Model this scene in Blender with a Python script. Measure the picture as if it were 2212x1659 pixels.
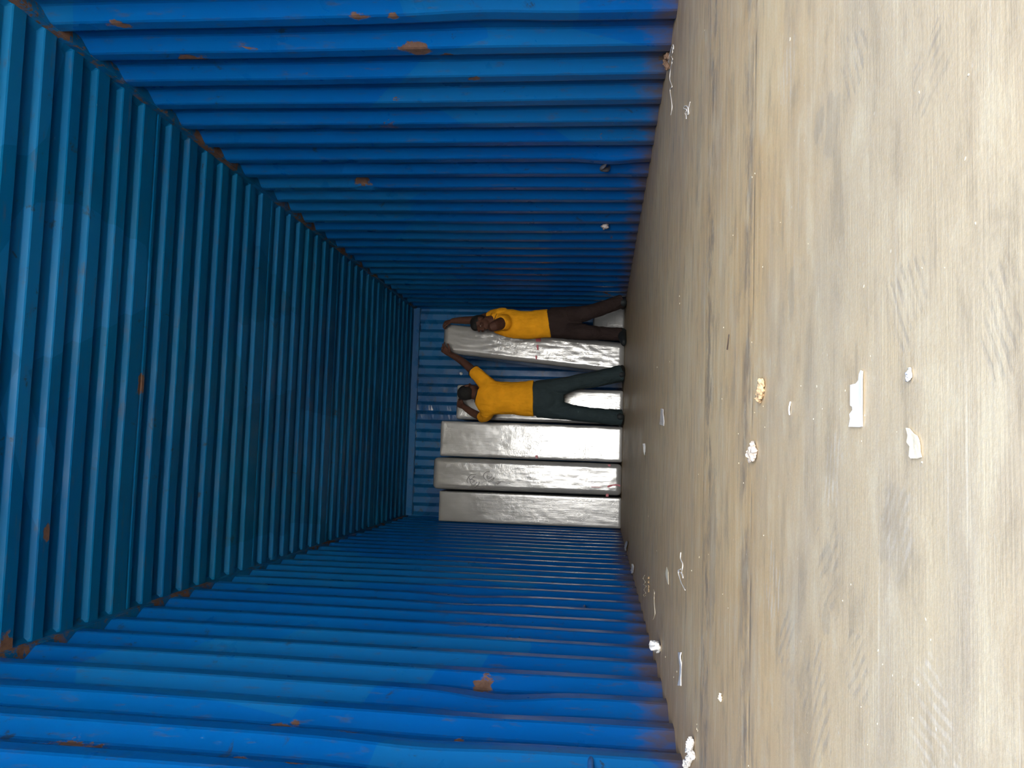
import bpy, bmesh, math, random
from mathutils import Vector, Matrix, noise
random.seed(7)
V = Vector
C = bpy.context.scene.collection
for o in list(bpy.data.objects): bpy.data.objects.remove(o)

# ------------------------------------------------------------------ camera
W, H, L0, L1 = 2.35, 2.372, -1.75, 9.371        # inside of the container, metres; camera just inside the open doors
FPX = 1821.5
CAM = V((0.80703, 0.0, 0.23663))
R_ = V((0.99675326, -0.07697892, 0.02360456))   # world right of the (quarter-turned) camera = top of the picture
U_ = V((-0.03145778, -0.10245733, 0.99423986))  # up = left of the picture
F_ = V((0.07411705, 0.99175438, 0.10454626))
cam = bpy.data.cameras.new('camera'); co = bpy.data.objects.new('camera', cam); C.objects.link(co)
M = Matrix((-U_, R_, -F_)).transposed().to_4x4(); M.translation = CAM
co.matrix_world = M
cam.sensor_fit = 'HORIZONTAL'; cam.sensor_width = 36; cam.lens = FPX / 2212 * 36
cam.clip_start = 0.02; cam.clip_end = 200
bpy.context.scene.camera = co

# ------------------------------------------------------------------ sky and exposure
w = bpy.data.worlds.new('world'); bpy.context.scene.world = w; w.use_nodes = True
nt = w.node_tree; nt.nodes.clear()
wo = nt.nodes.new('ShaderNodeOutputWorld'); bg = nt.nodes.new('ShaderNodeBackground')
bg.inputs['Color'].default_value = (1.0, .98, .93, 1); bg.inputs['Strength'].default_value = 26.0
nt.links.new(bg.outputs[0], wo.inputs[0])
# portal: only guides sky sampling through the open container doors
pl = bpy.data.lights.new('door_portal', 'AREA'); pl.shape = 'RECTANGLE'; pl.size = 2.35; pl.size_y = 2.4
pl.cycles.is_portal = True
po = bpy.data.objects.new('door_portal', pl); C.objects.link(po)
po.location = (W / 2, L0 - .02, 1.2); po.rotation_euler = (math.radians(90), 0, 0)
sl = bpy.data.lights.new('sun', 'SUN'); sl.energy = 125; sl.angle = math.radians(.53); sl.color = (1, .96, .90)
so = bpy.data.objects.new('sun', sl); C.objects.link(so)          # high sun behind the container: bright yard, nothing direct inside
so.rotation_euler = V((.25, -.62, -.80)).to_track_quat('-Z', 'Y').to_euler()
vs = bpy.context.scene.view_settings
bpy.context.scene.display_settings.display_device = 'sRGB'
vs.view_transform = 'Standard'; vs.look = 'None'; vs.gamma = 1; vs.exposure = 0.0
try: vs.use_curve_mapping = False
except Exception: pass

# ------------------------------------------------------------------ helpers
def at(x, y, Y=None, z=None, X=None):
    """point of the place seen at photo pixel x, y on the plane Y / z / X = const"""
    d = F_ + U_ * ((1106 - x) / FPX) + R_ * ((829.5 - y) / FPX)
    if Y is not None: t = (Y - CAM.y) / d.y
    elif z is not None: t = (z - CAM.z) / d.z
    else: t = (X - CAM.x) / d.x
    return CAM + d * t

def link(name, bm, mat, parent=None, smooth=False):
    me = bpy.data.meshes.new(name); bm.normal_update(); bm.to_mesh(me); bm.free()
    if smooth:
        for p in me.polygons: p.use_smooth = True
    me.materials.append(mat)
    o = bpy.data.objects.new(name, me); C.objects.link(o)
    if parent: o.parent = parent
    return o
def tag(o, label, cat, group=None):
    o['label'] = label; o['category'] = cat
    if group: o['group'] = group
    return o
def struct(o): o['kind'] = 'structure'; return o
def empty(name, loc):
    o = bpy.data.objects.new(name, None); C.objects.link(o); o.location = loc; o.empty_display_size = .1; return o
def recenter(o, p):
    """put a mesh object's origin at p (world)"""
    o.data.transform(Matrix.Translation(-V(p))); o.location = V(p)
def child(name, bm, mat, root, smooth=True):
    bmesh.ops.transform(bm, matrix=Matrix.Translation(-root.location), verts=bm.verts)
    return link(name, bm, mat, root, smooth)
def box(bm, a, b):
    v = [bm.verts.new((x, y, z)) for x in (a[0], b[0]) for y in (a[1], b[1]) for z in (a[2], b[2])]
    for f in ((0,1,3,2),(4,6,7,5),(0,4,5,1),(2,3,7,6),(0,2,6,4),(1,5,7,3)): bm.faces.new([v[i] for i in f])
def catmull(p, n):
    out = []
    for i in range(len(p) - 1):
        a = p[max(i-1, 0)]; b = p[i]; c = p[i+1]; d = p[min(i+2, len(p)-1)]
        for k in range(n):
            t = k / n
            out.append([0.5*((2*b[j]) + (-a[j]+c[j])*t + (2*a[j]-5*b[j]+4*c[j]-d[j])*t*t + (-a[j]+3*b[j]-3*c[j]+d[j])*t**3) for j in range(len(b))])
    out.append(list(p[-1])); return out
def tube(bm, pts, rads, ref=V((1, 0, 0)), seg=16, sub=4, caps=True, flat=False):
    """lofted limb; rads = (radius along ref, radius across) per point"""
    rads = [(r, r) if not isinstance(r, (tuple, list)) else r for r in rads]
    d = catmull([list(p) + list(r) for p, r in zip(pts, rads)], sub)
    P = [V(q[:3]) for q in d]; Rr = [(max(q[3], .0004), max(q[4], .0004)) for q in d]
    n = len(P); fr = []
    for i in range(n):
        t = (P[min(i+1, n-1)] - P[max(i-1, 0)]).normalized()
        s = ref - t * ref.dot(t)
        if s.length < .05: s = V((0, 1, 0)) - t * t.y
        s.normalize(); fr.append((t, s, t.cross(s)))
    seq = [(P[i], fr[i], 1, Rr[i]) for i in range(n)]
    if caps and not flat:
        def cap(i, sg):
            r = min(Rr[i]); o = []
            for a in (30, 55, 75):
                a = math.radians(a); o.append((P[i] + fr[i][0] * sg * r * math.sin(a), fr[i], math.cos(a), Rr[i]))
            return o
        seq = cap(0, -1)[::-1] + seq + cap(n-1, 1)
    rings = []
    for p, (t, s, o_), k, (ra, rb) in seq:
        rings.append([bm.verts.new(p + s * (ra*k*math.cos(2*math.pi*j/seg)) + o_ * (rb*k*math.sin(2*math.pi*j/seg))) for j in range(seg)])
    for a, b in zip(rings, rings[1:]):
        for j in range(seg): bm.faces.new((a[j], a[(j+1) % seg], b[(j+1) % seg], b[j]))
    if caps:
        bm.faces.new(rings[0][::-1]); bm.faces.new(rings[-1])
def ell(bm, c, r, rot=None, seg=20, rings=12):
    m = (rot.to_4x4() if rot else Matrix.Identity(4))
    m = Matrix.Translation(c) @ m @ Matrix.Diagonal((r[0], r[1], r[2], 1))
    return bmesh.ops.create_uvsphere(bm, u_segments=seg, v_segments=rings, radius=1, matrix=m)['verts']
def remesh(o, vox, it=4):
    m = o.modifiers.new('Remesh', 'REMESH'); m.mode = 'VOXEL'; m.voxel_size = vox; m.use_smooth_shade = True
    s = o.modifiers.new('Smooth', 'SMOOTH'); s.factor = .5; s.iterations = it

# ------------------------------------------------------------------ materials
class N:
    def __init__(s, name):
        s.m = bpy.data.materials.new(name); s.m.use_nodes = True; s.t = s.m.node_tree
        s.b = s.t.nodes['Principled BSDF']; s.tc = s.t.nodes.new('ShaderNodeTexCoord')
    def n(s, typ, **k):
        o = s.t.nodes.new('ShaderNode' + typ)
        for a, v in k.items(): setattr(o, a, v)
        return o
    def l(s, a, b): s.t.links.new(a, b)
    def coord(s, scale=(1, 1, 1), src='Object', loc=(0, 0, 0), rot=(0, 0, 0)):
        m = s.n('Mapping'); m.inputs['Scale'].default_value = scale; m.inputs['Location'].default_value = loc; m.inputs['Rotation'].default_value = rot
        s.l(s.tc.outputs[src], m.inputs[0]); return m.outputs[0]
    def noise(s, co, scale, det=4, rough=.55, dist=0):
        o = s.n('TexNoise'); o.inputs['Scale'].default_value = scale; o.inputs['Detail'].default_value = det
        o.inputs['Roughness'].default_value = rough; o.inputs['Distortion'].default_value = dist
        s.l(co, o.inputs['Vector']); return o.outputs['Fac']
    def ramp(s, f, a, b, va=0., vb=1.):
        o = s.n('MapRange'); o.inputs['From Min'].default_value = a; o.inputs['From Max'].default_value = b
        o.inputs['To Min'].default_value = va; o.inputs['To Max'].default_value = vb; s.l(f, o.inputs['Value']); return o.outputs[0]
    def mat(s, op, a, b=None, clamp=False):
        o = s.n('Math', operation=op, use_clamp=clamp)
        for i, x in enumerate((a, b)):
            if x is None: continue
            if isinstance(x, (int, float)): o.inputs[i].default_value = x
            else: s.l(x, o.inputs[i])
        return o.outputs[0]
    def mix(s, f, a, b):
        o = s.n('Mix', data_type='RGBA')
        if isinstance(f, (int, float)): o.inputs['Factor'].default_value = f
        else: s.l(f, o.inputs['Factor'])
        for i, x in ((6, a), (7, b)):
            if isinstance(x, tuple): o.inputs[i].default_value = x if len(x) == 4 else x + (1,)
            else: s.l(x, o.inputs[i])
        return o.outputs[2]
    def sep(s, co):
        o = s.n('SeparateXYZ'); s.l(co, o.inputs[0]); return o.outputs
    def bump(s, h, st, dist=.01, prev=None):
        o = s.n('Bump'); o.inputs['Strength'].default_value = st; o.inputs['Distance'].default_value = dist
        s.l(h, o.inputs['Height'])
        if prev: s.l(prev, o.inputs['Normal'])
        return o.outputs[0]
    def spot(s, co, p, r, sq=(1, 1, 1)):
        """irregular blot around p: 1 inside, 0 outside"""
        d = s.n('VectorMath', operation='SUBTRACT'); s.l(co, d.inputs[0]); d.inputs[1].default_value = p
        m = s.n('VectorMath', operation='MULTIPLY'); s.l(d.outputs[0], m.inputs[0]); m.inputs[1].default_value = sq
        ln = s.n('VectorMath', operation='LENGTH'); s.l(m.outputs[0], ln.inputs[0])
        wob = s.noise(co, 24, 4, .65)
        return s.ramp(s.mat('SUBTRACT', ln.outputs['Value'], s.mat('MULTIPLY', s.mat('SUBTRACT', wob, .5), r * 2.6)), r * .8, r)
    def maxof(s, l):
        o = l[0]
        for x in l[1:]: o = s.mat('MAXIMUM', o, x)
        return o
def plain(name, col, rough=.6, metal=0., var=.12, bumpst=.0, bs=60, spec=.5):
    k = N(name); co = k.coord(); f = k.noise(co, bs * .3, 4)
    k.l(k.mix(k.ramp(f, .3, .7), tuple(c * (1 - var) for c in col), tuple(min(1, c * (1 + var)) for c in col)), k.b.inputs['Base Color'])
    k.b.inputs['Roughness'].default_value = rough; k.b.inputs['Metallic'].default_value = metal
    k.b.inputs['Specular IOR Level'].default_value = spec
    if bumpst: k.l(k.bump(k.noise(co, bs, 4), bumpst, .004), k.b.inputs['Normal'])
    return k.m

def paint(name, spots=(), grime=1., rough=.32, ceiling=False, rustth=.70, base=None):
    k = N(name); co = k.coord()
    big = k.ramp(k.noise(co, .9, 3), .35, .7)
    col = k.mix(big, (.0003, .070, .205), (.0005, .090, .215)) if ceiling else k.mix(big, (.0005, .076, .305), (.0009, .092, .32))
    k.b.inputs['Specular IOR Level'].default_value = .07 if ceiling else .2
    if base: col = k.mix(big, base, tuple(c * 1.2 for c in base))
    # repainted patches of a slightly different blue
    v = k.n('TexVoronoi'); v.inputs['Scale'].default_value = 1.3; k.l(k.coord((1, 1, .7)), v.inputs['Vector'])
    pat = k.ramp(k.sep(v.outputs['Color'])[0], .72, .74)
    col = k.mix(k.mat('MULTIPLY', pat, .55), col, (.006, .115, .30))
    # scuffs
    sc = k.noise(k.coord((1, 9, 2.2) if not ceiling else (1.2, 9, 2)), 5, 8, .7)
    scm = k.ramp(sc, .56, .70)
    col = k.mix(k.mat('MULTIPLY', scm, .60 * grime), col, (.045, .065, .10))
    sc2 = k.noise(k.coord((2, 30, 5) if not ceiling else (5, 30, 2), rot=(.35, 0, 0)), 3, 6, .7)
    col = k.mix(k.mat('MULTIPLY', k.ramp(sc2, .70, .73), .55), col, (.16, .24, .34))      # pale scrapes
    st_ = k.noise(co, 11, 6, .7, .5); st2_ = k.noise(k.coord(loc=(4, 4, 4)), 2.2, 2)
    col = k.mix(k.mat('MULTIPLY', k.mat('MULTIPLY', k.ramp(st_, .62, .68), k.ramp(st2_, .45, .55)), .75), col, (.022, .030, .035))   # dark smudges
    # bare rust flecks
    r1 = k.noise(co, 7.5, 8, .68, .4); r2 = k.noise(co, 1.6, 2)
    rust = k.mat('MULTIPLY', k.ramp(r1, rustth - .03, rustth - .018), k.ramp(r2, .46, .52))
    r3 = k.noise(k.coord((1.6, 1, 1), loc=(9, 3, 1)), 24, 7, .7, .3); rust = k.mat('MAXIMUM', rust, k.mat('MULTIPLY', k.ramp(r3, rustth - .005, rustth + .01), k.ramp(r2, .40, .50)))
    sl = [k.mat('SUBTRACT', 1, k.spot(co, p, r, sq if ceiling else (.25, sq[1], sq[2]))) for p, r, sq in spots]
    if sl: rust = k.maxof([rust] + sl)
    rc = k.mix(k.noise(co, 40, 4), (.045, .024, .018), (.19, .115, .085))
    col = k.mix(rust, col, rc)
    if not ceiling:   # dust and rust where the steel meets the timber floor
        z = k.sep(k.tc.outputs['Object'])[2]
        d = k.mat('ADD', z, k.mat('MULTIPLY', k.mat('SUBTRACT', k.noise(k.coord((1, 1, .4)), 14, 5, .7), .5), .34))
        col = k.mix(k.mat('MULTIPLY', k.ramp(d, .0, .11, 1, 0), .80), col, (.085, .055, .032))
    k.l(col, k.b.inputs['Base Color'])
    rn = k.ramp(k.noise(co, 6, 5), .3, .7, rough - .07, rough + .12)
    k.l(k.mat('MAXIMUM', rn, k.mat('MULTIPLY', rust, .85)), k.b.inputs['Roughness'])
    b = k.bump(k.noise(co, 3.2, 3), .25, .02); b = k.bump(k.noise(co, 45, 3), .10, .004, b)
    b = k.bump(rust, .35, -.002, b)
    k.l(b, k.b.inputs['Normal'])
    return k.m

def floor_mat():
    k = N('dusty_plywood'); co = k.coord()
    x, y, z = k.sep(k.tc.outputs['Object'])
    g = k.noise(k.coord((1.2, 16, 1)), 3, 8, .62)                 # grain runs across the container
    g2 = k.noise(k.coord((2.5, 60, 1)), 4, 6, .6)
    big = k.noise(co, 1.3, 5, .6)
    col = k.mix(k.ramp(g, .3, .7), (.55, .372, .185), (.71, .520, .285))
    col = k.mix(k.mat('MULTIPLY', k.ramp(g2, .45, .75), .25), col, (.74, .62, .41))
    col = k.mix(k.mat('MULTIPLY', k.ramp(big, .48, .70), .6), col, (.70, .59, .38))        # pale dust
    col = k.mix(k.mat('MULTIPLY', k.ramp(k.mat('ADD', y, k.mat('MULTIPLY', k.mat('SUBTRACT', big, .5), 1.6)), .75, 1.25, 1, 0), .62), col, (.47, .435, .345))   # trodden grey dust at the doorway, colour darkened to offset the strong light there
    # grey wheel grime
    gr = k.noise(k.coord((.8, 3.2, 1), loc=(3, 1, 0)), 2.6, 7, .66)
    col = k.mix(k.mat('MULTIPLY', k.ramp(gr, .50, .68), .42), col, (.40, .345, .28))
    gr2 = k.noise(k.coord((1, 9, 1), loc=(7, 2, 0)), 4, 6, .7)
    col = k.mix(k.mat('MULTIPLY', k.ramp(gr2, .60, .70), .55), col, (.30, .25, .20))
    # reddish dirt drift along both walls
    e = k.mat('MINIMUM', x, k.mat('SUBTRACT', W, x))
    e = k.mat('ADD', e, k.mat('MULTIPLY', k.mat('SUBTRACT', k.noise(co, 4, 5), .5), .35))
    col = k.mix(k.mat('MULTIPLY', k.ramp(e, .02, .30, 1, 0), .6), col, (.34, .22, .14))
    # board seams across the container
    seams = []
    for ys, wd in ( (1.352, .010), (1.955, .007), (3.16, .01), (4.36, .01), (5.56, .01), (6.76, .01), (7.96, .01)):
        dd = k.mat('ABSOLUTE', k.mat('SUBTRACT', y, ys)); seams.append(k.ramp(dd, wd * .35, wd, 1, 0))
    sm = k.mat('MULTIPLY', k.maxof(seams), k.ramp(k.noise(k.coord((6, 1, 1)), 2, 4), .35, .6))
    col = k.mix(k.mat('MULTIPLY', sm, .42), col, (.14, .115, .095))
    band = k.mat('MULTIPLY', k.ramp(k.mat('ABSOLUTE', k.mat('SUBTRACT', y, 1.40)), .02, .055, 1, 0), k.ramp(k.noise(k.coord((3, 5, 1), loc=(1, 4, 0)), 3, 5, .7), .42, .58))
    band2 = k.mat('MULTIPLY', k.ramp(k.mat('ABSOLUTE', k.mat('SUBTRACT', y, 1.88)), .03, .09, 1, 0), k.ramp(k.noise(k.coord((3, 5, 1), loc=(5, 9, 0)), 3, 5, .7), .46, .58))
    col = k.mix(k.mat('MULTIPLY', k.mat('MAXIMUM', band, band2), .70), col, (.22, .18, .145))
    # tyre tread prints: striped blots
    tr = []; wobn = k.noise(co, 14, 4, .6); brk = k.noise(k.coord(loc=(5, 5, 0)), 26, 5, .7)
    for px, py, r, ang, sc, st in ((2010, 160, .035, 20, 420, 0), (1840, 130, .04, -60, 300, 0), (1700, 160, .05, 90, 240, 1), (1960, 640, .04, -55, 380, 0), (2150, 690, .035, -60, 420, 0),
                               (2010, 1560, .045, -12, 440, 1), (1760, 1520, .06, 50, 300, 0), (1800, 1010, .04, 80, 330, 1), (1790, 1220, .05, 35, 300, 0), (1940, 1140, .035, 50, 400, 1), (1700, 1390, .05, 40, 300, 0), (1670, 1260, .05, 85, 240, 1), (1850, 1430, .04, 40, 360, 0)):
        p = at(px, py, z=0)
        m = k.mat('SUBTRACT', 1, k.spot(co, tuple(p), r, (1, 1, 1)))
        a = math.radians(ang)
        u = k.mat('ADD', k.mat('MULTIPLY', x, math.cos(a) * sc * 1.35), k.mat('MULTIPLY', y, math.sin(a) * sc * 1.35))
        u = k.mat('ADD', u, k.mat('MULTIPLY', wobn, 9.))
        s_ = k.mat('MULTIPLY', k.ramp(k.mat('SINE', u), -.3, .7), k.ramp(brk, .38, .58))
        tr.append((k.mat('MULTIPLY', m, s_), st))
    dark = k.maxof([t for t, st in tr if not st]); pale = k.maxof([t for t, st in tr if st])
    col = k.mix(k.mat('MULTIPLY', dark, .55), col, (.33, .295, .25))
    col = k.mix(k.mat('MULTIPLY', pale, .55), col, (.68, .63, .54))
    # dark smears
    sm2 = [k.mat('SUBTRACT', 1, k.spot(co, tuple(at(a, b, z=0)), r, sq)) for a, b, r, sq in
           ((1770, 272, .022, (1, 1, 1)), (1793, 302, .022, (1, 1, 1)), (1708, 640, .02, (.45, 1, 1)), (1800, 240, .03, (1, 1, 1)), (1784, 1195, .02, (1, 1, 1)), (1540, 1190, .08, (.5, 1.4, 1)), (1785, 1340, .018, (1, 1, 1)), (1935, 1160, .04, (1, 1, 1)), (1510, 300, .08, (.5, 1.4, 1)))]
    col = k.mix(k.mat('MULTIPLY', k.maxof(sm2), .34), col, (.32, .285, .23))
    # fine dust specks and scratches
    v = k.n('TexVoronoi'); v.inputs['Scale'].default_value = 46; k.l(co, v.inputs['Vector'])
    sp = k.mat('MULTIPLY', k.ramp(v.outputs['Distance'], .05, .09, 1, 0), k.ramp(k.sep(v.outputs['Color'])[1], .80, .84))
    col = k.mix(k.mat('MULTIPLY', sp, .7), col, (.78, .74, .66))
    for rot, lo in ((.5, 3), (-.9, 8)):
        wv = k.noise(k.coord((1, 70, 1), loc=(lo, 0, 0), rot=(0, 0, rot)), 2.2, 2, .5)
        col = k.mix(k.mat('MULTIPLY', k.ramp(wv, .70, .74), .55), col, (.72, .66, .55))
    mot = k.noise(k.coord((1, 2.2, 1), loc=(2, 6, 0)), 7, 8, .72, .3)
    col = k.mix(k.mat('MULTIPLY', k.ramp(mot, .52, .62), .34), col, (.72, .65, .48))
    col = k.mix(k.mat('MULTIPLY', k.ramp(mot, .48, .36), .48), col, (.30, .245, .175))
    fine = k.noise(co, 220, 3, .7)
    col = k.mix(k.mat('MULTIPLY', k.ramp(fine, .35, .7), .16), col, (.20, .15, .10))
    k.l(col, k.b.inputs['Base Color'])
    k.l(k.ramp(big, .35, .7, .45, .65), k.b.inputs['Roughness']); k.b.inputs['Specular IOR Level'].default_value = .25
    b = k.bump(g2, .12, .004); b = k.bump(sm, .3, -.004, b); b = k.bump(fine, .12, .002, b); b = k.bump(dark, .08, -.002, b)
    k.l(b, k.b.inputs['Normal'])
    return k.m

def foil(name, seed, tone=.70, crinkle=1.):
    k = N(name); o = (seed * 3.1, seed * 1.7, seed * 5.3)
    co = k.coord(loc=o); st = k.coord((26, 26, 2.2), loc=o); st2 = k.coord((60, 60, 5), loc=o)
    cr = k.coord((9, 9, 14), loc=o)
    f = k.noise(co, 5, 4)
    k.l(k.mix(k.ramp(f, .3, .7), (tone * .93, tone * .92, tone * .90), (tone * 1.06, tone * 1.05, tone * 1.03)), k.b.inputs['Base Color'])
    k.b.inputs['Metallic'].default_value = .24; k.b.inputs['Specular IOR Level'].default_value = .5
    k.l(k.ramp(k.noise(co, 9, 5), .3, .7, .15, .23), k.b.inputs['Roughness'])
    b = k.bump(k.noise(st, 1.6, 4, .6), .075 * crinkle, .012)
    b = k.bump(k.noise(st2, 1.5, 3, .6), .08 * crinkle, .006, b)
    rg = k.mat('ABSOLUTE', k.mat('SUBTRACT', k.noise(cr, 1.3, 3, .6, 1.2), .5))      # sharp creases in the film
    b = k.bump(k.mat('MULTIPLY', k.ramp(rg, 0, .06), k.ramp(k.noise(co, 2.2, 3), .45, .62)), .08 * crinkle, .006, b)
    k.l(b, k.b.inputs['Normal'])
    return k.m

SP_L = [(tuple(at(1040, 1465, X=0.0)), .035, (1, .5, 1)), (tuple(at(1035, 1520, X=0)), .015, (1, 1, 1)), (tuple(at(990, 1572, X=0)), .02, (1, .6, 1.4)), (tuple(at(972, 1640, X=0)), .02, (1, 1, .5)),
        (tuple(at(650, 1645, X=0)), .03, (1, 1, .7)), (tuple(at(520, 1615, X=0)), .03, (1, 1, .6)), (tuple(at(620, 1545, X=0)), .03, (1, .8, .7)), (tuple(at(280, 1535, X=0)), .03, (1, 1, 1)),
        (tuple(at(150, 1588, X=0)), .05, (1, 1, .5)), (tuple(at(235, 1475, X=0)), .04, (1, 1, .6)), (tuple(at(430, 1545, X=0)), .02, (1, 1, 1)), (tuple(at(740, 1515, X=0)), .02, (1, 1, 1)), (tuple(at(760, 1575, X=0)), .03, (1, 1, .5))]
SP_R = [(tuple(at(893, 106, X=W)), .035, (1, 1, .5)), (tuple(at(965, 118, X=W)), .018, (1, 1, .7)), (tuple(at(775, 36, X=W)), .02, (1, 1, .6)), (tuple(at(850, 36, X=W)), .02, (1, 1, 1)), (tuple(at(1025, 168, X=W)), .02, (1, 1, .6)),
        (tuple(at(782, 400, X=W)), .04, (1, 1, .7)), (tuple(at(752, 365, X=W)), .022, (1, 1, 1)), (tuple(at(702, 288, X=W)), .025, (1, 1, 1)), (tuple(at(258, 52, X=W)), .025, (1, 1, .6)), (tuple(at(410, 126, X=W)), .035, (1, 1, .5)),
        (tuple(at(1070, 10, X=W)), .014, (1, 1, .4)), (tuple(at(1275, 415, X=W)), .02, (1, 1, 1)), (tuple(at(1275, 441, X=W)), .02, (1, 1, 1)), (tuple(at(1376, 464, X=W)), .04, (1, 1, 1)), (tuple(at(1445, 140, X=W)), .03, (1, 1, .7))]
SP_C = [(tuple(at(303, 830, z=H)), .03, (.45, 1, 1)), (tuple(at(12, 1395, z=H)), .05, (1, 1, 1)), (tuple(at(100, 1150, z=H)), .022, (.6, 1, 1)), (tuple(at(450, 660, z=H)), .02, (1, 1, 1))]
M_wl = paint('blue_container_paint_left', SP_L)
M_wr = paint('blue_container_paint_right', SP_R)
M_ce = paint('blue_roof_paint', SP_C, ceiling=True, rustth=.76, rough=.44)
M_bk = paint('blue_end_wall_paint', (), grime=1.3, rough=.28, rustth=.78, base=(.010, .070, .20))
M_rail = paint('dull_blue_rail_paint', (), grime=2.2, rough=.5, ceiling=True, rustth=.56)
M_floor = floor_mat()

# ------------------------------------------------------------------ shell
def corr_breaks(start, end, phase, pitch, slope, flat, dep):
    """(pos, depth) list. door-facing flank is centred on phase + n*pitch: outer -> inner as pos grows"""
    out = []
    n0 = math.floor((start - phase) / pitch) - 1; n = n0
    while phase + n * pitch < end + pitch:
        c = phase + n * pitch
        out += [(c - slope/2, dep), (c + slope/2, 0.), (c + slope/2 + flat, 0.), (c + slope*1.5 + flat, dep)]
        n += 1
    return out
def clip(br, a, b):
    def val(p):
        for (p0, d0), (p1, d1) in zip(br, br[1:]):
            if p0 <= p <= p1: return d0 + (d1 - d0) * (p - p0) / max(p1 - p0, 1e-9)
        return 0
    return [(a, val(a))] + [q for q in br if a < q[0] < b] + [(b, val(b))]
def round_breaks(br, r=.006):
    """replace each fold by two points so the pressed steel has a small radius"""
    out = [br[0]]
    for i in range(1, len(br) - 1):
        p0, p, p1 = [V((q[0], q[1])) for q in br[i-1:i+2]]
        a = p + (p0 - p).normalized() * min(r, (p0 - p).length * .4); b = p + (p1 - p).normalized() * min(r, (p1 - p).length * .4)
        out += [(a.x, a.y), (b.x, b.y)]
    out.append(br[-1]); return out

def wall(name, X, sgn, phase, mat, dents=()):
    br = round_breaks(clip(corr_breaks(L0, L1, phase, .2512, .066, .0596, .038), L0, L1 + .05))
    zs = [-.03] + [i * (H + .02) / 60 for i in range(1, 61)]
    bm = bmesh.new(); rows = []
    for y, d in br:
        row = []
        for z in zs:
            off = 0.
            for cy, cz, r, a in dents:
                q = ((y - cy)**2 + (z - cz)**2) / r**2
                if q < 6: off += a * math.exp(-q)
            off += .004 * noise.noise(V((y * .9, z * 1.1, X)))
            yy = y + .004 * noise.noise(V((z * 1.3, y * 3, X + 5)))
            row.append(bm.verts.new((X + sgn * (d + off), yy, z)))
        rows.append(row)
    for a, b in zip(rows, rows[1:]):
        for i in range(len(zs) - 1): bm.faces.new((a[i], b[i], b[i+1], a[i+1]) if sgn > 0 else (a[i], a[i+1], b[i+1], b[i]))
    o = link(name, bm, mat); struct(o)
    s = o.modifiers.new('Solidify', 'SOLIDIFY'); s.thickness = .003; s.offset = -1 
    return o
dr = [(p.y, p.z, r, a) for p, r, a in ((at(700, 286, X=W), .05, .02), (at(728, 325, X=W), .045, -.015), (at(752, 362, X=W), .06, .03), (at(783, 398, X=W), .06, .035), (at(1320, 345, X=W), .12, -.015), (at(1040, 30, X=W), .2, .01))]
dl = [(p.y, p.z, r, a) for p, r, a in ((at(1080, 1500, X=0), .16, .022), (at(1000, 1290, X=0), .2, .015), (at(900, 1620, X=0), .2, .012))]
wall('wall_right', W, 1, 2.85, M_wr, dr)
wall('wall_left', 0, -1, 2.522, M_wl, dl)

# end wall
bm = bmesh.new()
br = round_breaks(clip(corr_breaks(-.1, W + .1, 1.165, .2066, .036, .0673, .04), -.05, W + .05), .004)
zs = [-.03] + [i * H / 90 for i in range(1, 91)]
rows = []; xk = at(930, 888, Y=L1).x
for x, d in br:
    rows.append([bm.verts.new((x, L1 + d + .003 * noise.noise(V((x * 3, z * 2, 1))) + (.007 * noise.noise(V((x * 20, z * 16, 4))) if abs(x - xk) < .05 else .0015 * noise.noise(V((x * 9, z * 9, 2)))), z)) for z in zs])
for a, b in zip(rows, rows[1:]):
    for i in range(len(zs) - 1): bm.faces.new((a[i], a[i+1], b[i+1], b[i]))
o = struct(link('wall_back', bm, M_bk)); s = o.modifiers.new('Solidify', 'SOLIDIFY'); s.thickness = .003; s.offset = -1

# roof: panels of seven pressed ribs with a wider flat at each seam
FL, LF, AF, UF = .012, .080, .014, .080       # door-facing flank, low flat, far flank, high flat
PIT = FL + LF + AF + UF; DEP = .026; PAN = 1.418
ribs = []
for base, pitch in ((3.852 - PAN * 3, .1885), (3.852 - PAN * 2 + .06, .1815)): ribs += [base + i * pitch for i in range(7)]
ribs = [c for c in ribs if c < 2.3] + [2.365, 2.541, 2.717, 2.893, 3.068, 3.239, 3.428, 3.602]
p0 = 3.852
while p0 < L1 + .1: ribs += [p0 + i * .1885 for i in range(7)]; p0 += PAN
br = []
for c, nx_ in zip(ribs, ribs[1:] + [ribs[-1] + .19]):
    lf = nx_ - FL / 2 - UF - AF - (c + FL / 2)          # low flat, wider at panel seams
    if lf < .03: continue
    br += [(c - FL/2, DEP), (c + FL/2, 0.)]
    if lf > .11: m_ = c + FL/2 + lf * .72; br += [(m_, 0.), (m_ + .002, .006), (m_ + .014, .006), (m_ + .016, 0.)]
    br += [(c + FL/2 + lf, 0.), (c + FL/2 + lf + AF, DEP)]
br.sort(key=lambda q: q[0])
br = round_breaks(clip(br, L0, L1 + .05), .003)
xs = [-.06, 0, .012, .025, .045, .07] + [.1 + i * (W - .2) / 16 for i in range(17)] + [W - .07, W - .045, W - .025, W - .012, W, W + .06]
bm = bmesh.new(); rows = []
for y, d in br:
    row = []
    for x in xs:
        e = min(x, W - x); k_ = max(0, min(1, (e - .004) / .018)); k_ = k_ * k_ * (3 - 2 * k_)
        row.append(bm.verts.new((x, y, H + d * k_ + .004 * noise.noise(V((x * 1.1, y * .8, 9))))))
    rows.append(row)
for a, b in zip(rows, rows[1:]):
    for i in range(len(xs) - 1): bm.faces.new((a[i], b[i], b[i+1], a[i+1]))
o = struct(link('ceiling', bm, M_ce)); s = o.modifiers.new('Solidify', 'SOLIDIFY'); s.thickness = .003; s.offset = 1

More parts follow.
